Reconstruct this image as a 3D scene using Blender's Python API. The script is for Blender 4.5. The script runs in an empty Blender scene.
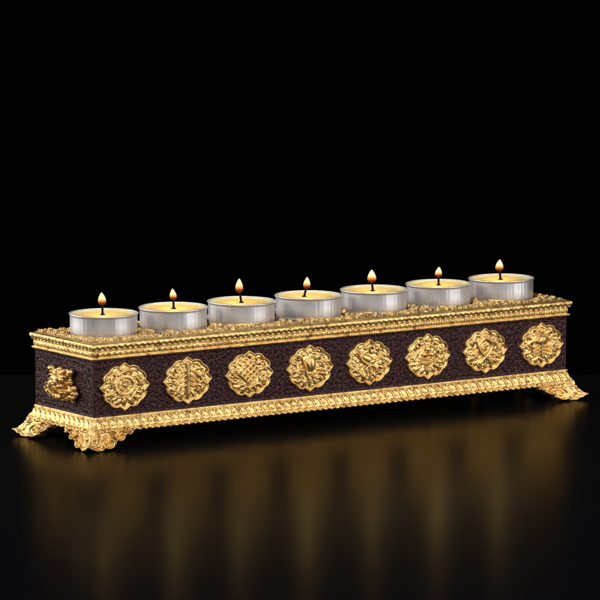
import bpy, math, random
import numpy as np
from mathutils import Vector, Matrix

random.seed(7)
S = 0.01                       # everything below is written in centimetres
L, W = 32.28, 5.97             # footprint of the dark casket
ZB, ZT = 1.74, 4.92            # bottom and top of the dark panels
scene = bpy.context.scene
col = scene.collection
PI = math.pi

# ------------------------------------------------------------------ helpers
def new_mat(name):
    m = bpy.data.materials.new(name); m.use_nodes = True
    nt = m.node_tree; nt.nodes.clear()
    out = nt.nodes.new('ShaderNodeOutputMaterial')
    return m, nt, out

def principled(nt, out, **kw):
    b = nt.nodes.new('ShaderNodeBsdfPrincipled')
    for k, v in kw.items():
        b.inputs[k.replace('_', ' ')].default_value = v
    nt.links.new(b.outputs[0], out.inputs[0])
    return b

def link_mesh(name, verts, faces, mat, parent=None, smooth=True, loc=(0, 0, 0)):
    me = bpy.data.meshes.new(name)
    v = np.asarray(verts, float) * S
    me.from_pydata(v.tolist(), [], faces if isinstance(faces, list) else faces.tolist())
    me.materials.append(mat)
    me.polygons.foreach_set('use_smooth', [smooth] * len(me.polygons))
    me.update()
    o = bpy.data.objects.new(name, me)
    col.objects.link(o)
    o.location = Vector(loc) * S
    if parent: o.parent = parent
    return o

def empty(name, loc, label, cat, group=None):
    o = bpy.data.objects.new(name, None); col.objects.link(o)
    o.location = Vector(loc) * S; o.empty_display_size = .02
    o['label'] = label; o['category'] = cat
    if group: o['group'] = group
    return o

class MB:
    """collects pieces of one mesh"""
    def __init__(s): s.v = []; s.f = []; s.n = 0
    def add(s, v, f):
        v = np.asarray(v, float).reshape(-1, 3)
        s.v.append(v); n = s.n
        s.f += [tuple(int(i) + n for i in q) for q in f]
        s.n += len(v)
    def grid(s, P, closed_u=False, closed_v=False, flip=False):
        nu, nv = P.shape[:2]
        I = np.arange(nu * nv).reshape(nu, nv)
        A = I if not closed_u else np.vstack([I, I[:1]])
        if closed_v: A = np.hstack([A, A[:, :1]])
        q = np.stack([A[:-1, :-1], A[1:, :-1], A[1:, 1:], A[:-1, 1:]], -1).reshape(-1, 4)
        if flip: q = q[:, ::-1]
        s.add(P.reshape(-1, 3), q.tolist())
    def ball(s, c, r, nu=14, nv=9):
        if np.isscalar(r): r = (r, r, r)
        u = np.linspace(0, 2 * PI, nu, endpoint=False); v = np.linspace(.12, PI - .12, nv)
        U, V = np.meshgrid(u, v, indexing='ij')
        P = np.stack([c[0] + r[0] * np.cos(U) * np.sin(V), c[1] + r[1] * np.sin(U) * np.sin(V), c[2] - r[2] * np.cos(V)], -1)
        s.grid(P, closed_u=True)
        n = s.n
        s.add([], [tuple(-(nu * nv) + i * nv for i in range(nu))[::-1], tuple(-(nu * nv) + i * nv + nv - 1 for i in range(nu))])
    def tube(s, pts, rad, n=8):
        pts = np.asarray(pts, float); m = len(pts)
        rad = np.broadcast_to(np.asarray(rad, float), (m,))
        T = np.gradient(pts, axis=0); T /= np.linalg.norm(T, axis=1)[:, None] + 1e-9
        ref = np.array([.3, .2, 1.]) if abs(T[0][2]) < .8 else np.array([1., .1, 0])
        rings = []
        for i in range(m):
            a = np.cross(T[i], ref); a /= np.linalg.norm(a); b = np.cross(T[i], a)
            th = np.linspace(0, 2 * PI, n, endpoint=False)
            rings.append(pts[i] + rad[i] * (np.cos(th)[:, None] * a + np.sin(th)[:, None] * b))
        s.grid(np.array(rings), closed_v=True)
        s.add([], [tuple(-(m * n) + k for k in range(n)), tuple(-n + k for k in range(n))[::-1]])
    def build(s, name, mat, parent=None, loc=(0, 0, 0), smooth=True):
        return link_mesh(name, np.vstack([v for v in s.v if len(v)]), s.f, mat, parent, smooth, loc)

def hash2(i, j, k):
    x = np.sin(i * 127.1 + j * 311.7 + k * 74.7) * 43758.5453
    return x - np.floor(x)

def spirals(x, y, cell, wav, seed=0):
    """relief of packed curling tendrils: nearest jittered centre, spiral round it"""
    ci, cj = np.floor(x / cell), np.floor(y / cell)
    best = np.full(x.shape, 9e9); bx = np.zeros(x.shape); by = np.zeros(x.shape); bs = np.zeros(x.shape)
    second = np.full(x.shape, 9e9)
    for di in (-1, 0, 1):
        for dj in (-1, 0, 1):
            i, j = ci + di, cj + dj
            px = (i + .15 + .7 * hash2(i, j, 1 + seed)) * cell; py = (j + .15 + .7 * hash2(i, j, 2 + seed)) * cell
            d = np.hypot(x - px, y - py)
            m = d < best
            second = np.where(m, best, np.minimum(second, d))
            best = np.where(m, d, best); bx = np.where(m, px, bx); by = np.where(m, py, by)
            bs = np.where(m, hash2(i, j, 5 + seed), bs)
    a = np.arctan2(y - by, x - bx)
    sg = np.where(bs > .5, 1., -1.)
    h = np.cos(2 * PI * best / wav + sg * a + bs * 20)
    edge = np.clip((second - best) / (wav * .6), 0, 1)
    return h * edge - (1 - edge) * .6

def vnoise(x, y, f, seed=0):
    x = x * f; y = y * f
    i, j = np.floor(x), np.floor(y); u, v = x - i, y - j
    u = u * u * (3 - 2 * u); v = v * v * (3 - 2 * v)
    a, b = hash2(i, j, seed), hash2(i + 1, j, seed); c, d = hash2(i, j + 1, seed), hash2(i + 1, j + 1, seed)
    return (a * (1 - u) + b * u) * (1 - v) + (c * (1 - u) + d * u) * v

def seg_d(x, y, p, q):
    px, py = p; dx, dy = q[0] - px, q[1] - py
    t = np.clip(((x - px) * dx + (y - py) * dy) / (dx * dx + dy * dy + 1e-9), 0, 1)
    return np.hypot(x - px - t * dx, y - py - t * dy)

def spline(pts):
    """Catmull-Rom through the points"""
    P = [pts[0]] + list(pts) + [pts[-1]]; out = []
    for a, b, c, d in zip(P[:-3], P[1:-2], P[2:-1], P[3:]):
        for k in range(5):
            t = k / 5
            out.append(tuple(.5 * (2 * b[i] + (c[i] - a[i]) * t + (2 * a[i] - 5 * b[i] + 4 * c[i] - d[i]) * t * t
                                   + (3 * b[i] - a[i] - 3 * c[i] + d[i]) * t ** 3) for i in (0, 1)))
    return out + [pts[-1]]

def stroke(H, x, y, pts, w, h):
    """raise a rounded ridge of half-width w and height h along a polyline"""
    d = np.full(x.shape, 9e9)
    if 2 < len(pts) < 8: pts = spline(pts)
    for a, b in zip(pts[:-1], pts[1:]): d = np.minimum(d, seg_d(x, y, a, b))
    return np.maximum(H, np.where(d < w, h * np.sqrt(np.clip(1 - (d / w) ** 2, 0, 1)), -9))

def blob(H, x, y, c, rx, ry, h, rot=0):
    X, Y = x - c[0], y - c[1]; ca, sa = math.cos(rot), math.sin(rot)
    X, Y = X * ca + Y * sa, -X * sa + Y * ca
    d = (X / rx) ** 2 + (Y / ry) ** 2
    return np.maximum(H, np.where(d < 1, h * np.sqrt(np.clip(1 - d, 0, 1)), -9))

def arc(c, r, a0, a1, n=14, r1=None):
    r1 = r if r1 is None else r1
    return [(c[0] + (r + (r1 - r) * k / n) * math.cos(a0 + (a1 - a0) * k / n),
             c[1] + (r + (r1 - r) * k / n) * math.sin(a0 + (a1 - a0) * k / n)) for k in range(n + 1)]

# ---------------------------------------------------------------- materials
def gold_material():
    m, nt, out = new_mat('cast_gold')
    b = principled(nt, out, Metallic=1.0, Roughness=.42)
    tc = nt.nodes.new('ShaderNodeTexCoord')
    n1 = nt.nodes.new('ShaderNodeTexNoise'); n1.inputs['Scale'].default_value = 260; n1.inputs['Detail'].default_value = 5
    nt.links.new(tc.outputs['Object'], n1.inputs['Vector'])
    cr = nt.nodes.new('ShaderNodeValToRGB')
    cr.color_ramp.elements[0].position = .40; cr.color_ramp.elements[0].color = (.72, .46, .18, 1)
    k = cr.color_ramp.elements.new(.31); k.color = (.34, .17, .06, 1)
    cr.color_ramp.elements[-1].position = .7; cr.color_ramp.elements[-1].color = (.97, .70, .28, 1)
    nt.links.new(n1.outputs['Fac'], cr.inputs[0]); nt.links.new(cr.outputs[0], b.inputs['Base Color'])
    mr = nt.nodes.new('ShaderNodeMapRange'); mr.inputs['To Min'].default_value = .34; mr.inputs['To Max'].default_value = .52
    n2 = nt.nodes.new('ShaderNodeTexNoise'); n2.inputs['Scale'].default_value = 700; n2.inputs['Detail'].default_value = 4
    nt.links.new(tc.outputs['Object'], n2.inputs['Vector'])
    nt.links.new(n2.outputs['Fac'], mr.inputs['Value']); nt.links.new(mr.outputs[0], b.inputs['Roughness'])
    n3 = nt.nodes.new('ShaderNodeTexNoise'); n3.inputs['Scale'].default_value = 1500; n3.inputs['Detail'].default_value = 3
    nt.links.new(tc.outputs['Object'], n3.inputs['Vector'])
    bp = nt.nodes.new('ShaderNodeBump'); bp.inputs['Strength'].default_value = .35; bp.inputs['Distance'].default_value = .0003
    nt.links.new(n3.outputs['Fac'], bp.inputs['Height']); nt.links.new(bp.outputs[0], b.inputs['Normal'])
    return m

def dark_material():
    m, nt, out = new_mat('dark_red_bronze')
    b = principled(nt, out, Metallic=.4, Roughness=.44)
    b.inputs['Specular IOR Level'].default_value = .3
    tc = nt.nodes.new('ShaderNodeTexCoord')
    n1 = nt.nodes.new('ShaderNodeTexNoise'); n1.inputs['Scale'].default_value = 620; n1.inputs['Detail'].default_value = 5
    nt.links.new(tc.outputs['Object'], n1.inputs['Vector'])
    cr = nt.nodes.new('ShaderNodeValToRGB')
    cr.color_ramp.elements[0].position = .42; cr.color_ramp.elements[0].color = (.006, .0017, .002, 1)
    cr.color_ramp.elements[1].position = .72; cr.color_ramp.elements[1].color = (.105, .027, .030, 1)
    nt.links.new(n1.outputs['Fac'], cr.inputs[0]); nt.links.new(cr.outputs[0], b.inputs['Base Color'])
    n3 = nt.nodes.new('ShaderNodeTexNoise'); n3.inputs['Scale'].default_value = 1300; n3.inputs['Detail'].default_value = 3
    nt.links.new(tc.outputs['Object'], n3.inputs['Vector'])
    bp = nt.nodes.new('ShaderNodeBump'); bp.inputs['Strength'].default_value = .5; bp.inputs['Distance'].default_value = .0003
    nt.links.new(n3.outputs['Fac'], bp.inputs['Height']); nt.links.new(bp.outputs[0], b.inputs['Normal'])
    return m

def aluminium_material():
    m, nt, out = new_mat('thin_aluminium')
    b = principled(nt, out, Metallic=1.0, Roughness=.50, Base_Color=(.74, .745, .79, 1))
    tc = nt.nodes.new('ShaderNodeTexCoord')
    mp = nt.nodes.new('ShaderNodeMapping'); mp.inputs['Scale'].default_value = (1, 1, .12)
    nt.links.new(tc.outputs['Object'], mp.inputs[0])
    n = nt.nodes.new('ShaderNodeTexNoise'); n.inputs['Scale'].default_value = 300; n.inputs['Detail'].default_value = 4
    nt.links.new(mp.outputs[0], n.inputs['Vector'])
    bp = nt.nodes.new('ShaderNodeBump'); bp.inputs['Strength'].default_value = .35; bp.inputs['Distance'].default_value = .0006
    nt.links.new(n.outputs['Fac'], bp.inputs['Height']); nt.links.new(bp.outputs[0], b.inputs['Normal'])
    return m

def wax_material():
    m, nt, out = new_mat('melted_wax')
    b = principled(nt, out, Roughness=.18, Base_Color=(.93, .72, .34, 1))
    b.inputs['Subsurface Weight'].default_value = .6
    b.inputs['Subsurface Radius'].default_value = (1, .6, .25)
    b.inputs['Subsurface Scale'].default_value = .006
    tc = nt.nodes.new('ShaderNodeTexCoord')
    n = nt.nodes.new('ShaderNodeTexNoise'); n.inputs['Scale'].default_value = 120; n.inputs['Detail'].default_value = 3
    nt.links.new(tc.outputs['Object'], n.inputs['Vector'])
    # unmelted pale ring near the cup, amber liquid pool in the middle
    ln = nt.nodes.new('ShaderNodeVectorMath'); ln.operation = 'LENGTH'
    sp = nt.nodes.new('ShaderNodeMapping'); sp.inputs['Scale'].default_value = (1, 1, 0)
    nt.links.new(tc.outputs['Object'], sp.inputs[0]); nt.links.new(sp.outputs[0], ln.inputs[0])
    ma = nt.nodes.new('ShaderNodeMath'); ma.operation = 'MULTIPLY_ADD'; ma.inputs[1].default_value = .008
    nt.links.new(n.outputs['Fac'], ma.inputs[0]); nt.links.new(ln.outputs['Value'], ma.inputs[2])
    mr = nt.nodes.new('ShaderNodeMapRange'); mr.inputs['From Min'].default_value = .0165; mr.inputs['From Max'].default_value = .0215
    nt.links.new(ma.outputs[0], mr.inputs['Value'])
    mx = nt.nodes.new('ShaderNodeMix'); mx.data_type = 'RGBA'
    mx.inputs['A'].default_value = (.95, .68, .22, 1); mx.inputs['B'].default_value = (.97, .87, .58, 1)
    nt.links.new(mr.outputs[0], mx.inputs['Factor']); nt.links.new(mx.outputs['Result'], b.inputs['Base Color'])
    return m

def flame_material():
    m, nt, out = new_mat('candle_flame')
    tc = nt.nodes.new('ShaderNodeTexCoord'); sx = nt.nodes.new('ShaderNodeSeparateXYZ')
    nt.links.new(tc.outputs['Generated'], sx.inputs[0])
    cr = nt.nodes.new('ShaderNodeValToRGB'); e = cr.color_ramp.elements
    e[0].position = 0; e[0].color = (.05, .012, .006, 1)
    e[1].position = 1; e[1].color = (1, .84, .52, 1)
    k = e.new(.26); k.color = (.22, .045, .014, 1)
    k = e.new(.42); k.color = (.82, .30, .07, 1)
    k = e.new(.62); k.color = (1, .74, .36, 1)
    nt.links.new(sx.outputs['Z'], cr.inputs[0])
    em = nt.nodes.new('ShaderNodeEmission'); nt.links.new(cr.outputs[0], em.inputs[0])
    em.inputs['Strength'].default_value = 1.7
    tr = nt.nodes.new('ShaderNodeBsdfTransparent')
    mr = nt.nodes.new('ShaderNodeMapRange'); mr.inputs['From Min'].default_value = 0; mr.inputs['From Max'].default_value = .5
    mr.inputs['To Min'].default_value = .12; mr.inputs['To Max'].default_value = .9
    nt.links.new(sx.outputs['Z'], mr.inputs['Value'])
    lw = nt.nodes.new('ShaderNodeLayerWeight'); lw.inputs['Blend'].default_value = .5
    fm = nt.nodes.new('ShaderNodeMapRange'); fm.inputs['From Min'].default_value = .55; fm.inputs['From Max'].default_value = 1
    fm.inputs['To Min'].default_value = 1; fm.inputs['To Max'].default_value = .1
    nt.links.new(lw.outputs['Facing'], fm.inputs['Value'])
    mu = nt.nodes.new('ShaderNodeMath'); mu.operation = 'MULTIPLY'
    nt.links.new(mr.outputs[0], mu.inputs[0]); nt.links.new(fm.outputs[0], mu.inputs[1])
    mi = nt.nodes.new('ShaderNodeMixShader')
    nt.links.new(mu.outputs[0], mi.inputs[0]); nt.links.new(tr.outputs[0], mi.inputs[1]); nt.links.new(em.outputs[0], mi.inputs[2])
    nt.links.new(mi.outputs[0], out.inputs[0])
    return m

def simple_material(name, color, rough, metal=0, noise=0, spec=.5, nscale=60):
    m, nt, out = new_mat(name)
    b = principled(nt, out, Metallic=metal, Roughness=rough, Base_Color=(*color, 1))
    b.inputs['Specular IOR Level'].default_value = spec
    if noise:
        tc = nt.nodes.new('ShaderNodeTexCoord')
        n = nt.nodes.new('ShaderNodeTexNoise'); n.inputs['Scale'].default_value = nscale; n.inputs['Detail'].default_value = 6
        nt.links.new(tc.outputs['Object'], n.inputs['Vector'])
        mr = nt.nodes.new('ShaderNodeMapRange')
        mr.inputs['To Min'].default_value = rough - noise; mr.inputs['To Max'].default_value = rough + noise
        nt.links.new(n.outputs['Fac'], mr.inputs['Value']); nt.links.new(mr.outputs[0], b.inputs['Roughness'])
    return m

GOLD = gold_material(); DARK = dark_material(); ALU = aluminium_material()
WAX = wax_material(); FLAME = flame_material()
WICK = simple_material('charred_wick', (.006, .004, .003), 1, spec=.1)
def table_material():
    """black lacquer: faint warm gloss that strengthens steeply towards grazing"""
    m, nt, out = new_mat('black_lacquer_table')
    d = nt.nodes.new('ShaderNodeBsdfDiffuse'); d.inputs[0].default_value = (.0018, .0020, .0032, 1)
    g = nt.nodes.new('ShaderNodeBsdfGlossy'); g.inputs['Color'].default_value = (1, .85, .46, 1)
    tc = nt.nodes.new('ShaderNodeTexCoord')
    n = nt.nodes.new('ShaderNodeTexNoise'); n.inputs['Scale'].default_value = 18; n.inputs['Detail'].default_value = 6
    nt.links.new(tc.outputs['Object'], n.inputs['Vector'])
    mr = nt.nodes.new('ShaderNodeMapRange'); mr.inputs['To Min'].default_value = .20; mr.inputs['To Max'].default_value = .25
    nt.links.new(n.outputs['Fac'], mr.inputs['Value']); nt.links.new(mr.outputs[0], g.inputs['Roughness'])
    lw = nt.nodes.new('ShaderNodeLayerWeight'); lw.inputs['Blend'].default_value = .5
    pw = nt.nodes.new('ShaderNodeMath'); pw.operation = 'POWER'; pw.inputs[1].default_value = 34
    nt.links.new(lw.outputs['Facing'], pw.inputs[0])
    mu = nt.nodes.new('ShaderNodeMath'); mu.operation = 'MULTIPLY'; mu.inputs[1].default_value = 46; mu.use_clamp = True
    nt.links.new(pw.outputs[0], mu.inputs[0])
    mn = nt.nodes.new('ShaderNodeMath'); mn.operation = 'MINIMUM'; mn.inputs[1].default_value = .125
    nt.links.new(mu.outputs[0], mn.inputs[0])
    mi = nt.nodes.new('ShaderNodeMixShader')
    nt.links.new(mn.outputs[0], mi.inputs[0]); nt.links.new(d.outputs[0], mi.inputs[1]); nt.links.new(g.outputs[0], mi.inputs[2])
    nt.links.new(mi.outputs[0], out.inputs[0])
    return m
TABLE = table_material()
VELVET = simple_material('black_backdrop_cloth', (.0007, .0007, .0015), 1, spec=0)

# ------------------------------------------------------------------- camera
YAW, PITCH, DIST = math.radians(34.6868), math.radians(7.3858), 254.095
aim = np.array([L / 2 - .5322, W / 2, 6.7158])
right = np.array([math.cos(YAW), -math.sin(YAW), 0]); fh = np.array([math.sin(YAW), math.cos(YAW), 0])
fwd = fh * math.cos(PITCH) + np.array([0, 0, -math.sin(PITCH)])
cam_d = bpy.data.cameras.new('camera'); cam = bpy.data.objects.new('camera', cam_d); col.objects.link(cam)
cam.location = Vector(aim - fwd * DIST) * S
cam.rotation_euler = Vector(fwd).to_track_quat('-Z', 'Y').to_euler()
cam_d.sensor_width = 36; cam_d.lens = 4517.934 / 600 * 36
cam_d.clip_start = .05; cam_d.clip_end = 100
scene.camera = cam

# ------------------------------------------------------------ candle holder
holder = empty('candle_holder', (0, 0, 0),
               'long narrow casket shaped holder in carved gold and dark bronze carrying seven tealights', 'candle holder')

def perimeter_side(k):
    """start point, along, outward, length of each side of the casket"""
    return [((0, 0), (1, 0), (0, -1), L), ((L, 0), (0, 1), (1, 0), W),
            ((L, W), (-1, 0), (0, 1), L), ((0, W), (0, -1), (-1, 0), W)][k]

def swept(mb, prof, disp, step, zdisp=None):
    """profile [(z, offset)] carried round the casket with mitred corners and relief disp(s, z, t)"""
    prof = np.array(prof, float)
    seg = np.r_[0, np.cumsum(np.hypot(*np.diff(prof, axis=0).T))]
    n = max(len(prof) * 2, int(seg[-1] / .035))
    t = np.unique(np.r_[np.linspace(0, seg[-1], n), seg])
    z = np.interp(t, seg, prof[:, 0]); o = np.interp(t, seg, prof[:, 1])
    for k in range(4):
        (sx, sy), al, ou, ln = perimeter_side(k)
        st = step if k in (0, 3) else step * 2
        u = np.linspace(0, 1, int(ln / st))
        U, Z = np.meshgrid(u, z, indexing='ij'); _, O = np.meshgrid(u, o, indexing='ij')
        s = -O + (ln + 2 * O) * U
        fade = np.clip(np.minimum(U, 1 - U) * ln / .08, 0, 1)
        D = disp(s, Z, ln) * fade
        Zd = Z + (zdisp(s, Z, ln) * fade if zdisp else 0)
        P = np.stack([sx + al[0] * s + ou[0] * (O + D), sy + al[1] * s + ou[1] * (O + D), Zd], -1)
        mb.grid(P)

def smooth01(a): a = np.clip(a, 0, 1); return a * a * (3 - 2 * a)
def band(z, a, b, e=.03): return smooth01((z - a) / e) * smooth01((b - z) / e)

# dark engraved panels
mb = MB()
def panel_relief(s, z, ln):
    sd = ln * 3.1
    h = spirals(s + sd, z, .36, .12) * .026 + (vnoise(s + sd, z, 14, 3) - .5) * .022
    frame = 1 - band(z, ZB + .1, ZT - .1, .04) * smooth01((s - .06) / .04) * smooth01((ln - .06 - s) / .04)
    return h * (1 - frame) + .012 * frame
swept(mb, [(ZB - .1, 0), (ZT + .05, 0)], panel_relief, .036)
mb.grid(np.array([[(0, 0, ZB - .1), (0, W, ZB - .1)], [(L, 0, ZB - .1), (L, W, ZB - .1)]], float))
body = mb.build('body', DARK, holder); body['label'] = 'dark purple brown panels engraved with fine curling tendrils'

# cornice
def cornice_relief(s, z, ln):
    n = round(ln / .36); p = s / ln * n * 2 * PI
    beads = band(z, 5.05, 5.36, .04) * (.105 * np.clip(.5 + .5 * np.cos(p), 0, 1) ** .35 * np.sqrt(np.clip(1 - ((z - 5.19) / .2) ** 2, 0, 1)) - .03 * np.clip(np.cos(p), 0, 1) ** 6 + .012 * np.cos(p * 2 + 1))
    upper = band(z, 5.42, 5.62, .05) * .016 * np.cos(p * 1.0 + 7 * z) + (vnoise(s, z, 22, 9) - .5) * .016
    return beads + upper
CP = [(4.89, -.05), (4.89, .09), (4.91, .135), (4.98, .145), (5.02, .12), (5.04, .05), (5.36, .06), (5.39, .13),
      (5.43, .155), (5.50, .16), (5.515, .20), (5.58, .205), (5.60, .235), (5.69, .235), (5.75, .20), (5.80, .06), (5.80, -.02), (5.70, -.06), (5.58, -.08)]
mb = MB(); swept(mb, CP, cornice_relief, .045)
mb.build('cornice', GOLD, holder)

# top plate with seven sockets, dark; gold scroll border stands on it
SP, CX0 = 4.5406, 2.5693
cxs = [CX0 + SP * i for i in range(7)]
def plate_xy(step, m):
    x = np.arange(m, L - m, step); y = np.arange(m, W - m, step)
    return np.meshgrid(x, y, indexing='ij')
def socket_dist(X, Y):
    d = np.full(X.shape, 9e9)
    for c in cxs: d = np.minimum(d, np.hypot(X - c, Y - W / 2))
    return d
X, Y = plate_xy(.07, -.04)
D = socket_dist(X, Y)
Z = 5.79 - .35 * smooth01((2.02 - D) / .06) + spirals(X, Y, .5, .16, 4) * .012 * (D > 2.1)
mb = MB(); mb.grid(np.stack([X, Y, Z], -1)); mb.build('top_plate', DARK, holder)

X, Y = plate_xy(.036, .0)
D = socket_dist(X, Y)
edge = np.minimum(np.minimum(X, L - X), np.minimum(Y, W - Y))
ring = .17 * np.sqrt(np.clip(1 - ((D - 2.12) / .09) ** 2, 0, 1)) + .02 * np.cos(np.arctan2(Y - W / 2, X) * 30)
H = spirals(X, Y, .60, .24, 11)
scr = .03 + .10 * smooth01((H + .3) / 1.0)
lobes = vnoise(X, Y, 2.6, 5)
scr = scr + .055 * smooth01((lobes - .5) / .3)
Z = scr - .09 * smooth01((-.15 - H) / .3)
Z = np.where(np.abs(D - 2.12) < .09, np.maximum(Z * .3, ring), Z)
Z = np.where(D < 2.04, -.3, Z)
Z = np.where(edge < .10, .01 + .05 * np.sqrt(np.clip(1 - ((edge - .05) / .05) ** 2, 0, 1)), Z)
Z = np.where((D > 2.05) & (edge > .95) & (lobes < .45), -.06, Z)
mb = MB(); mb.grid(np.stack([X, Y, 5.79 + Z], -1))
sw = mb.build('scrollwork', GOLD, holder); sw['label'] = 'raised gold flower scrolls around the candle sockets'

# base band with slanting leaves and a scalloped bead edge
def base_relief(s, z, ln):
    n = round(ln / .50); p = s / ln * n
    lean = (z - 1.3) * 1.1 + .25 * ((z - 1.38) / .3) ** 2
    f = (p + lean) % 1.0
    leaf = band(z, 1.10, 1.66, .04) * (.13 * np.sqrt(np.clip(np.sin(PI * f), 0, 1)) * np.sqrt(np.clip(1 - ((z - 1.38) / .32) ** 2, 0, 1)) - .035 * np.exp(-((f - .45) / .08) ** 2) + .015 * np.cos((z - 1.38) * 22) * np.cos(2 * PI * f))
    bead = band(z, .94, 1.09, .05) * .07 * np.sqrt(np.clip(.5 + .5 * np.cos(2 * PI * p * 1.25), 0, 1))
    return leaf + bead + (vnoise(s, z, 20, 2) - .5) * .018
def base_z(s, z, ln):
    n = round(ln / .50); p = s / ln * n
    return -.06 * (z < 1.02) * np.sqrt(np.clip(.5 + .5 * np.cos(2 * PI * p * 1.25), 0, 1))
BP = [(1.78, -.03), (1.78, .03), (1.74, .06), (1.69, .06), (1.66, .04), (1.50, .09), (1.30, .17), (1.12, .26), (1.10, .25), (1.04, .30),
      (.97, .28), (.95, .2), (.98, -.2), (1.3, -.4), (1.6, -.5)]
mb = MB(); swept(mb, BP, base_relief, .045, base_z)
mb.build('base_band', GOLD, holder)

# ---------------------------------------------------------------- medallions
RX, RZ = 1.63, 1.34
def medal_outline(th):
    """four sharp cusps at the quarters, two round lobes between each pair"""
    a = np.degrees(th) % 90
    cusp = np.minimum(a, 90 - a)
    lobe = np.abs(a - 45)
    r = .90 + .055 * np.abs(np.cos(np.radians((lobe - 15) * 6)))
    r = np.where(cusp < 17, np.maximum(.865, 1.0 - .135 * smooth01(cusp / 17) ** .62 + 0 * cusp), r)
    return r

def lotus_base(H, x, y):
    for a in (-64, -42, -21, 0, 21, 42, 64):
        t = math.radians(a - 90)
        H = blob(H, x, y, (.60 * math.cos(t), .62 * math.sin(t)), .19, .085, .13, t)
    return H
def ribbons(H, x, y, k=1.0):
    for s in (-1, 1):
        H = stroke(H, x, y, [(s * px, py) for px, py in arc((.55, .12), .20, -2.0, 2.4, 12, .05)], .045, .12 * k)
        H = stroke(H, x, y, [(s * px, py) for px, py in [(.50, -.08), (.42, -.22), (.53, -.34), (.66, -.28)]], .05, .12 * k)
        H = stroke(H, x, y, [(s * px, py) for px, py in [(.35, .42), (.50, .50), (.60, .42), (.54, .34)]], .045, .11 * k)
    return H
def em_wheel(H, x, y):
    r = np.hypot(x, y - .05)
    H = np.maximum(H, np.where(np.abs(r - .36) < .06, .15, -9)); H = np.maximum(H, np.where(np.abs(r - .20) < .035, .12, -9))
    H = blob(H, x, y, (0, .05), .11, .11, .2)
    for k in range(8):
        a = k * PI / 4 + .3; H = stroke(H, x, y, [(.1 * math.cos(a), .05 + .1 * math.sin(a)), (.5 * math.cos(a + .25), .05 + .5 * math.sin(a + .25))], .035, .13)
    for k in range(5):
        a = 1.2 + k * 1.256; H = stroke(H, x, y, arc((0, .05), .62, a, a + .8, 10, .5), .05, .13)
    return H
def em_banner(H, x, y):
    H = stroke(H, x, y, [(0, -.55), (0, .68)], .10, .20)
    for z in (-.2, .0, .2, .4):
        H = stroke(H, x, y, [(-.24, z - .07), (0, z + .03), (.24, z - .07)], .05, .15)
    for s in (-1, 1):
        for k in range(3): H = stroke(H, x, y, [(s * .30, .35 - .28 * k), (s * .42, .15 - .28 * k), (s * .62, .2 - .26 * k)], .05, .14)
    return blob(H, x, y, (0, .66), .09, .12, .2)
def em_knot(H, x, y):
    u, v = (x + (y - .08)) / 1.414, (x - (y - .08)) / 1.414
    inside = (np.abs(u) < .36) & (np.abs(v) < .36)
    a = np.abs(((u + .36) / .18) % 1 - .5); b = np.abs(((v + .36) / .18) % 1 - .5)
    lat = .46 * np.maximum(smooth01((a - .17) / .14), smooth01((b - .17) / .14)) - .28
    H = np.where(inside, lat, H)
    H = ribbons(H, x, y)
    return stroke(H, x, y, [(-.3, -.42), (0, -.55), (.3, -.42)], .06, .13)
def em_bud(H, x, y):
    H = blob(H, x, y, (.06, .18), .17, .34, .24, .05); H = blob(H, x, y, (-.06, .12), .10, .30, .2, .25)
    H = stroke(H, x, y, [(-.36, .50), (-.24, .15), (-.14, -.25), (-.02, -.58)], .05, .15)
    H = stroke(H, x, y, [(.12, -.15), (.10, -.35), (.28, -.45), (.42, -.35), (.38, -.24)], .05, .15)
    H = stroke(H, x, y, [(-.28, -.10), (-.46, -.02), (-.50, -.25), (-.36, -.42), (-.52, -.52)], .055, .14)
    return stroke(H, x, y, arc((.52, .12), .24, -1.4, 2.0, 10, .1), .05, .12)
def em_conch(H, x, y):
    H = blob(H, x, y, (-.08, .14), .32, .17, .2, -.6); H = blob(H, x, y, (.10, .02), .2, .12, .22, .3)
    H = stroke(H, x, y, [(-.5, .42), (-.34, .10), (-.1, -.08), (.2, .02), (.46, .22)], .045, .19)
    H = stroke(H, x, y, arc((.02, -.35), .26, -.3, 3.4, 12, .16), .06, .16)
    H = stroke(H, x, y, [(.02, -.2), (.02, -.6)], .06, .15)
    H = stroke(H, x, y, [(-.46, -.1), (-.6, -.28), (-.42, -.42), (-.3, -.58)], .05, .14)
    return stroke(H, x, y, [(.4, -.1), (.56, -.2), (.52, -.4), (.34, -.5)], .05, .14)
def em_jewels(H, x, y):
    for c in ((0, .30), (-.13, .08), (.14, .08)): H = blob(H, x, y, c, .14, .14, .24)
    H = stroke(H, x, y, arc((0, .12), .36, .3, PI - .3, 12), .03, .10)
    H = stroke(H, x, y, [(-.28, -.06), (0, -.16), (.28, -.06)], .05, .16)
    H = stroke(H, x, y, [(-.56, -.30), (-.3, -.25), (0, -.36), (.3, -.25), (.56, -.30)], .05, .14)
    return stroke(H, x, y, [(-.5, .1), (-.6, -.1), (-.45, -.2)], .045, .12)
def em_fish(H, x, y):
    for s in (-1, 1):
        H = stroke(H, x, y, [(s * .05, .52), (s * .28, .30), (s * .22, -.02), (s * -.04, -.30), (s * -.24, -.52)], .085, .19)
        H = stroke(H, x, y, [(s * .34, .05), (s * .52, -.12), (s * .36, -.30)], .045, .14)
        H = stroke(H, x, y, arc((s * .50, .32), .16, 0, 4.5, 12, .06), .045, .13)
    H = blob(H, x, y, (0, .08), .10, .10, .22)
    for k in range(5):
        a = -2.7 + k * .55; H = stroke(H, x, y, [(.36 * math.cos(a), .36 * math.sin(a)), (.68 * math.cos(a), .68 * math.sin(a))], .045, .14)
    return H
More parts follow.
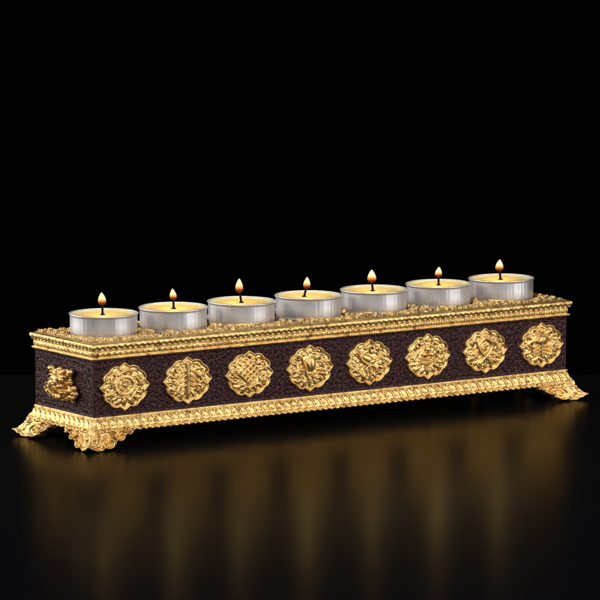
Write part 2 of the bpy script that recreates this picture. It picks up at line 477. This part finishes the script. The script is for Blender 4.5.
def em_parasol(H, x, y):
    H = blob(H, x, y, (0, .22), .34, .24, .2)
    for k in range(7):
        a = .2 + k * (PI - .4) / 6; H = stroke(H, x, y, [(0, .45), (.36 * math.cos(a), .16 + .12 * math.sin(a))], .03, .24)
    H = stroke(H, x, y, [(0, .1), (0, -.5)], .06, .18)
    for s in (-1, 1):
        for k in range(3):
            H = stroke(H, x, y, [(s * .1, -.05 - .16 * k), (s * .34, -.12 - .16 * k), (s * (.6 - .08 * k), .06 - .2 * k)], .05, .15)
    return blob(H, x, y, (0, .58), .09, .09, .2)

EMBLEMS = [(em_wheel, 'gold medallion with ringed wheel'), (em_banner, 'gold medallion with upright banner pole'),
           (em_knot, 'gold medallion with latticed endless knot'), (em_bud, 'gold medallion with upright bud between stems'),
           (em_conch, 'gold medallion with shell and ribbons'), (em_jewels, 'gold medallion with three round jewels'),
           (em_fish, 'gold medallion with crossed fish'), (em_parasol, 'gold medallion with ribbed parasol')]

def medallion(i, cx):
    fn, lab = EMBLEMS[i]
    nr, na = 62, 200
    th = np.linspace(0, 2 * PI, na, endpoint=False) + .0001
    out = medal_outline(th)
    rr = np.linspace(0.004, 1, nr)
    R, T = np.meshgrid(rr, th, indexing='ij'); O = np.meshgrid(rr, out, indexing='ij')[1]
    x, y = R * O * np.cos(T), R * O * np.sin(T)
    rad = np.hypot(x, y); q = O * (1 - R)                       # distance in from the scalloped edge
    H = np.full(x.shape, .035) + (vnoise(x + i * 9, y, 9, i) - .5) * .03
    inner = smooth01((.76 - rad) / .05)
    leaf = spirals(x * 1.0 + i * 7.3, y, .27, .17, 20 + i)       # foliage filling the field
    calm = .08 + .92 * smooth01((rad - .42) / .2)
    H = H + inner * calm * (.048 * smooth01((leaf + .1) / .35) - .03 * smooth01((-leaf - .3) / .3))
    H = np.where(rad < .42, H - .02, H)
    H2 = fn(lotus_base(np.full(x.shape, -9.), x, y), x, y)
    H = np.maximum(H, H2)
    # piercings that show the dark panel between rim and field
    for k in range(12):
        a = (k * 30 + 15 + 4 * math.sin(k * 5 + i)) * PI / 180
        px, py = .80 * math.cos(a), .80 * math.sin(a)
        dx, dy = x - px, y - py; u = dx * math.sin(a) - dy * math.cos(a); w = dx * math.cos(a) + dy * math.sin(a)
        if hash2(k, i, 3) > .30:
            H = np.where((u / .10) ** 2 + (w / .034) ** 2 < 1, -.14, H)
    for k in range(9):
        a = hash2(k, i, 8) * 2 * PI; r0 = .36 + .32 * hash2(k, i, 9); b = hash2(k, i, 12) * PI
        px, py = r0 * math.cos(a), r0 * math.sin(a)
        u = (x - px) * math.cos(b) + (y - py) * math.sin(b); w = -(x - px) * math.sin(b) + (y - py) * math.cos(b)
        m = ((u / .085) ** 2 + (w / .03) ** 2 < 1) & (H2 < 0); H = np.where(m, -.14, H)
    rim = .13 * np.sqrt(np.clip(1 - ((q - .05) / .05) ** 2, 0, 1))
    H = np.where(q < .10, np.maximum(rim, .03), H)
    H = H * .95 + .01 + .03 * (1 - rad ** 2)
    H[-1] = -.06
    P = np.stack([cx + x * RX, -.02 - H, (ZB + ZT) / 2 + .01 + y * RZ], -1)
    mb = MB(); mb.grid(P, closed_v=True, flip=True)
    mb.add([], [tuple(-(nr * na) + k for k in range(na))])
    o = mb.build('medallion', GOLD, holder); o['label'] = lab
for i in range(8): medallion(i, 1.9498 + 4.0647 * i)

# ------------------------------------------------------------- beast mask
def beast_mask():
    mb = MB(); c = (0.0, 2.95, 3.28)       # on the left end, faces -x ; y runs to the photo's left
    def P(u, v, w): return (c[0] - w, c[1] - u * 1.22, c[2] + .06 + v * .84)      # u to the viewer's right, v up, w out of the panel
    def B(u, v, w, ru, rv, rw): mb.ball(P(u, v, w), (rw, ru * 1.2, rv * .86), 18, 12)
    B(0, .22, .10, .78, .62, .30); B(0, -.38, .10, 1.02, .50, .26)            # skull mass
    B(0, .32, .42, .42, .36, .36)            # brow
    B(0, .12, .66, .26, .26, .30)            # muzzle / nose
    B(-.12, .02, .84, .11, .10, .10); B(.12, .02, .84, .11, .10, .10)
    for s in (-1, 1):
        B(s * .38, .30, .46, .17, .15, .16)  # eyes
        B(s * .40, .52, .40, .26, .10, .16)  # eyebrows
        B(s * .80, .84, .22, .22, .20, .20); B(s * .70, .66, .2, .16, .18, .18)  # ears
        B(s * .34, -.12, .52, .26, .20, .24) # cheeks
        for k, (u, v, r) in enumerate([(.66, .46, .16), (.76, .14, .18), (1.02, -.20, .24), (1.16, -.54, .22), (.84, -.84, .22), (.40, -.98, .18)]):
            a0 = 1.0 + k
            pts = [P(s * (u + r * (1 - t / 16) * math.cos(a0 + t * .38)), v + r * (1 - t / 16) * math.sin(a0 + t * .38), .16 + .02 * t) for t in range(15)]
            mb.tube(pts, np.linspace(.10, .05, 15), 8)
            B(s * u, v, .14, r * .8, r * .8, .16)
        pts = [P(s * u, v, w) for u, v, w in [(.15, .55, .5), (.3, .72, .42), (.45, .9, .3), (.62, .98, .2)]]
        mb.tube(pts, [.09, .1, .08, .04], 8)  # horns
        B(s * .16, -.30, .60, .05, .10, .06)  # fangs
    for u, v in ((0, .72), (-.22, .80), (.22, .80), (0, .92)): B(u, v, .26, .15, .15, .18)
    # ring held in the jaws
    m1 = mb; mb = MB()
    pts = [P(.58 * math.cos(a), -.42 + .42 * math.sin(a), .50 + .12 * math.cos(a * 2)) for a in np.linspace(PI, 2 * PI, 20)]
    mb.tube(pts, .10, 10)
    for k in range(7):
        a = PI + .2 + k * (PI - .4) / 6
        B(.60 * math.cos(a), -.44 + .46 * math.sin(a), .46, .12, .11, .12)
    ring = mb; mb = m1
    B(0, -.20, .46, .40, .12, .24)
    o = mb.build('beast_mask', GOLD, holder); ring.build('jaw_ring', GOLD, o)
    return o
bm_ = beast_mask(); bm_['label'] = 'gold beast mask with curling mane on the dark end panel'

# -------------------------------------------------------------------- feet
LOBES = [(.0, .0, .01), (1.02, .42, .36), (1.60, .72, .30), (2.08, .96, .24)]
def foot_mesh():
    """corner at the origin, wings along +x and +y, outward is -x and -y"""
    SM = 2.15
    s = np.linspace(-SM, SM, 190); A = np.abs(s)
    zb = np.full(s.shape, 1.02)
    zb = np.minimum(zb, np.where(A < .80, .30 * np.exp(-(A / .26) ** 2) + .12 * smooth01((A - .6) / .2), 9))
    for c, zc, r in LOBES[1:]:
        zb = np.minimum(zb, np.where(np.abs(A - c) < r, zc - np.sqrt(np.clip(r * r - (A - c) ** 2, 0, 1)), 9))
    top = 1.30
    nv = 60; v = np.linspace(0, 1, nv)
    Sg, V = np.meshgrid(s, v, indexing='ij'); ZBg = np.meshgrid(zb, v, indexing='ij')[0]
    Z = top + (ZBg - top) * V; Ag = np.abs(Sg)
    wc = np.exp(-(Ag / 1.15) ** 2)
    flat = .20 + .10 * smooth01((top - Z) / .3)
    corner = .03 + (1.74 - Z) * .47
    O = flat * (1 - wc) + corner * wc
    e = Z - ZBg
    lip = smooth01((.34 - e) / .34)
    O = O + lip * .17 * np.exp(-(Ag / .22) ** 2) - smooth01((.3 - Z) / .3) * .10 * wc
    # relief
    R = np.zeros(Z.shape)
    for c, zc, r in LOBES[1:]:
        d = np.hypot(Ag - c, Z - zc); an = np.arctan2(Z - zc, Ag - c)
        R += np.where(d < r * 1.15, .075 * np.cos(2 * PI * d / (r * .62) + an), 0) + .08 * np.sqrt(np.clip(1 - (d / (r * 1.1)) ** 2, 0, 1))
    rest = np.ones(Z.shape)
    for c, zc, r in LOBES[1:]: rest *= (np.hypot(Ag - c, Z - zc) > r * 1.1)
    R += rest * (.055 * np.cos(Ag * 10 + 4 * Z) * smooth01(e / .2) + .05 * spirals(Ag + 5, Z, .42, .26, 31))
    R += .10 * np.sqrt(np.clip(1 - ((e - .07) / .07) ** 2, 0, 1))
    R += .10 * np.sqrt(np.clip(1 - (Ag / .22) ** 2 - ((Z - .62) / .30) ** 2, 0, 1))
    R += .08 * np.sqrt(np.clip(1 - ((Ag - .36) / .14) ** 2 - ((Z - .78) / .14) ** 2, 0, 1))
    R *= smooth01(V / .06)
    O = O + R
    th = .26
    Oi = np.maximum(O[:, -1:] - th, -.1) + np.zeros((1, 6)); t6 = np.linspace(0, 1, 6)[None, :]
    Oi = Oi * (1 - t6) + (-.05) * t6; Zi = ZBg[:, -1:] + .03 + (top - ZBg[:, -1:]) * t6
    O = np.hstack([O, Oi]); Z = np.hstack([Z, Zi]); Sg = np.hstack([Sg, Sg[:, :1] + np.zeros((1, 6))])
    Ag = np.abs(Sg)
    al = -O + Ag * (1 + O / SM)
    Pp = np.where(Sg[..., None] >= 0, np.stack([al, -O, Z], -1), np.stack([-O, al, Z], -1))
    mb = MB(); mb.grid(Pp, flip=True)
    for row in (0, -1):
        n = Pp.shape[1]; mb.add(Pp[row], [tuple(range(n))])
    # curled finials at the wing ends and toe
    for sg in (0, 1):
        pts = []
        for k in range(22):
            a = -1.9 + k * .33; r = .19 * (1 - k / 26)
            u, z = 2.16 + r * math.cos(a), 1.0 + r * math.sin(a)
            pts.append((u, -.34 - .004 * k, z) if sg == 0 else (-.34 - .004 * k, u, z))
        mb.tube(pts, np.linspace(.085, .05, 22), 8)
        mb.ball((2.16, -.34, 1.0) if sg == 0 else (-.34, 2.16, 1.0), .10)
    return mb
fm = foot_mesh()
foot0 = fm.build('foot', GOLD, holder)
foot0.location = (0, 0, 0)
for (x, y, sx, sy) in ((L, 0, -1, 1), (0, W, 1, -1), (L, W, -1, -1)):
    f = foot0.copy(); 
    me = foot0.data.copy()
    for vtx in me.vertices: vtx.co = Vector((vtx.co.x * sx, vtx.co.y * sy, vtx.co.z))
    if sx * sy < 0: me.flip_normals()
    f.data = me; col.objects.link(f); f.parent = holder; f.location = Vector((x, y, 0)) * S

# ---------------------------------------------------------------- tealights
ZR = 6.985; ZBOT = 5.46
def lathe(prof, n=96, wob=None):
    prof = np.array(prof, float); th = np.linspace(0, 2 * PI, n, endpoint=False)
    R, T = np.meshgrid(prof[:, 0], th, indexing='ij'); Z = np.meshgrid(prof[:, 1], th, indexing='ij')[0]
    if wob is not None: R = R + wob(R, T, Z)
    return np.stack([R * np.cos(T), R * np.sin(T), Z], -1)

ORD = ['first', 'second', 'third', 'fourth', 'fifth', 'sixth', 'seventh']
# per candle: wick lean (right, up tip), flame height, flame width, wick offset to the right
CAND = [(-.02, .74, .235, -.07, .14), (-.02, .66, .205, .0, .10), (-.12, .84, .225, -.14, .16), (.14, .70, .21, -.10, .06),
        (-.05, .78, .265, -.12, .08), (-.02, .62, .215, .0, .08), (-.08, .72, .245, -.12, .10)]
LAB = ['lit tealight at the far left end of the holder, nearest the beast mask',
       'second lit tealight from the left, above the upright banner medallion',
       'third lit tealight from the left, its dark wick slanting left',
       'middle one of the seven lit tealights, its dark wick slanting right',
       'fifth lit tealight from the left, with a plump flame, just right of the middle one',
       'sixth lit tealight from the left, with a small flame, next to the last one',
       'lit tealight at the far right end of the holder, farthest from the beast mask']
for i, cx in enumerate(cxs):
    lean, fh_, fw, off, lift = CAND[i]
    t = empty('tealight', (cx, W / 2, ZBOT), LAB[i], 'tealight', 'lit tealights standing in the holder')
    H = ZR - ZBOT
    rs = np.random.RandomState(i + 3); ph = rs.rand(6) * 6.28
    def wob(R, T, Z):
        return .010 * np.sin(T * 5 + ph[0]) * (Z / H) + .006 * np.sin(T * 13 + ph[1] + Z * 2) + .0045 * np.sin(T * 47 + ph[2] + 2 * np.sin(T * 3)) + .018 * np.sin(T * 2 + ph[5]) * (Z / H)
    cup = [(.02, .0), (1.72, .0), (1.79, .02), (1.83, .08), (1.835, .35), (1.825, .40), (1.84, .45), (1.85, .9), (1.855, H - .16), (1.86, H - .10),
           (1.90, H - .075), (1.915, H - .04), (1.90, H), (1.86, H + .01), (1.82, H - .02), (1.84, H - .1), (1.82, .3)]
    mb = MB(); mb.grid(lathe(cup, 192, wob), closed_v=True, flip=True); mb.build('cup', ALU, t)
    wz = H - .07
    wax = [(.01, wz - .05), (.10, wz - .05), (.16, wz - .055), (.5, wz - .05), (1.2, wz - .045), (1.5, wz - .03), (1.66, wz + .02), (1.76, wz + .045), (1.80, wz + .05), (1.80, wz - .4)]
    mb = MB(); mb.grid(lathe(wax, 96, lambda R, T, Z: .03 * np.sin(T * 3 + ph[3]) * (R > .4) * (R < 1.6) + .018 * np.sin(T * 2 + ph[5]) * (R > 1.6)), closed_v=True, flip=True)
    mb.build('wax', WAX, t)
    t.rotation_euler = ((rs.rand() - .5) * .012, (rs.rand() - .5) * .012, 0)
    r3 = np.array([right[0], right[1], 0])
    base = r3 * (off - lean); tip = r3 * off
    pts = [base + np.array([0, 0, wz - .08])]
    for k in range(1, 9):
        f = k / 8; pts.append(base * (1 - f ** 1.3) + tip * f ** 1.3 + np.array([0, 0, wz - .08 + f * (.54 + lift)]))
    mb = MB(); mb.tube(pts, [.07, .065, .06, .06, .065, .06, .055, .05, .03], 8)
    mb.tube([base + np.array([0, 0, wz - .06]), base + np.array([0, 0, wz + .01])], [.16, .10], 12)
    mb.build('wick', WICK, t)
    prof = []
    for k in range(29):
        f = k / 28
        r = fw * max(0, math.sin(PI * f ** .68)) ** .72 * (1 - .12 * f) if f < 1 else 0
        prof.append((max(r, .002), f * fh_))
    P = lathe(prof, 32)
    P[..., :2] += (right[:2] * (.045 * np.sin(ph[4])) * (P[..., 2:3] / fh_) ** 2); P = P + tip
    P[..., 2] += wz + .30 + lift
    mb = MB(); mb.grid(P, closed_v=True, flip=True); fo = mb.build('flame', FLAME, t)
    ld = bpy.data.lights.new('flame_light', 'POINT'); ld.energy = .016; ld.specular_factor = 0; ld.color = (1, .74, .40); ld.shadow_soft_size = .0022
    lo = bpy.data.objects.new('flame_light', ld); col.objects.link(lo)
    lo.location = Vector((cx + tip[0], W / 2 + tip[1], ZBOT + wz + .30 + fh_ * .8)) * S
    fo.visible_shadow = True

# ------------------------------------------------------------- table, backdrop
def cam_pt(r, f, z):      # metres-free helper: r cm to the right, f cm away, measured at the holder's centre
    c = np.array([L / 2, W / 2, 0]); p = c + right * r + fh * f; return (p[0], p[1], z)
BACK = 16.4
n = 24
def slab(name, r0, r1, f0, f1, z0, z1, mat):
    c = [cam_pt(r, f, z) for z in (z0, z1) for r, f in ((r0, f0), (r1, f0), (r1, f1), (r0, f1))]
    F = [(3, 2, 1, 0), (4, 5, 6, 7), (0, 1, 5, 4), (1, 2, 6, 5), (2, 3, 7, 6), (3, 0, 4, 7)]
    return link_mesh(name, c, F, mat, None, False)
tb = slab('table_top', -90, 90, -110, BACK, -3, 0, TABLE); tb['kind'] = 'structure'
bd = slab('backdrop', -400, 400, 160, 163, -120, 300, VELVET); bd['kind'] = 'structure'
tb['label'] = 'glossy black table top'; bd['label'] = 'plain black backdrop'

# ------------------------------------------------------------------- lights
def area(name, r, f, z, sx, sy, energy, color, target=(16, 3, 3.5)):
    ld = bpy.data.lights.new(name, 'AREA'); ld.shape = 'RECTANGLE'; ld.size = sx * S; ld.size_y = sy * S
    ld.energy = energy; ld.color = color
    o = bpy.data.objects.new(name, ld); col.objects.link(o)
    p = Vector(cam_pt(r, f, z)); o.location = p * S
    d = Vector(target) - p; o.rotation_euler = d.to_track_quat('-Z', 'Y').to_euler()
area('softbox_right', 95, -50, 30, 60, 50, 6.4, (1, .97, .93))
area('softbox_left', -95, 5, 30, 100, 60, 7.5, (1, .97, .94))
area('softbox_front', -10, -120, 70, 110, 60, 9, (.97, .98, 1))
area('softbox_top', 0, -10, 110, 90, 60, 4.8, (1, .97, .93))

w = bpy.data.worlds.new('World'); scene.world = w; w.use_nodes = True
bg = w.node_tree.nodes['Background']; bg.inputs[0].default_value = (.7, .8, 1, 1); bg.inputs[1].default_value = .01

scene.render.engine = 'CYCLES'
vs = scene.view_settings; vs.view_transform = 'Standard'; vs.look = 'None'; vs.exposure = 0; vs.gamma = 1
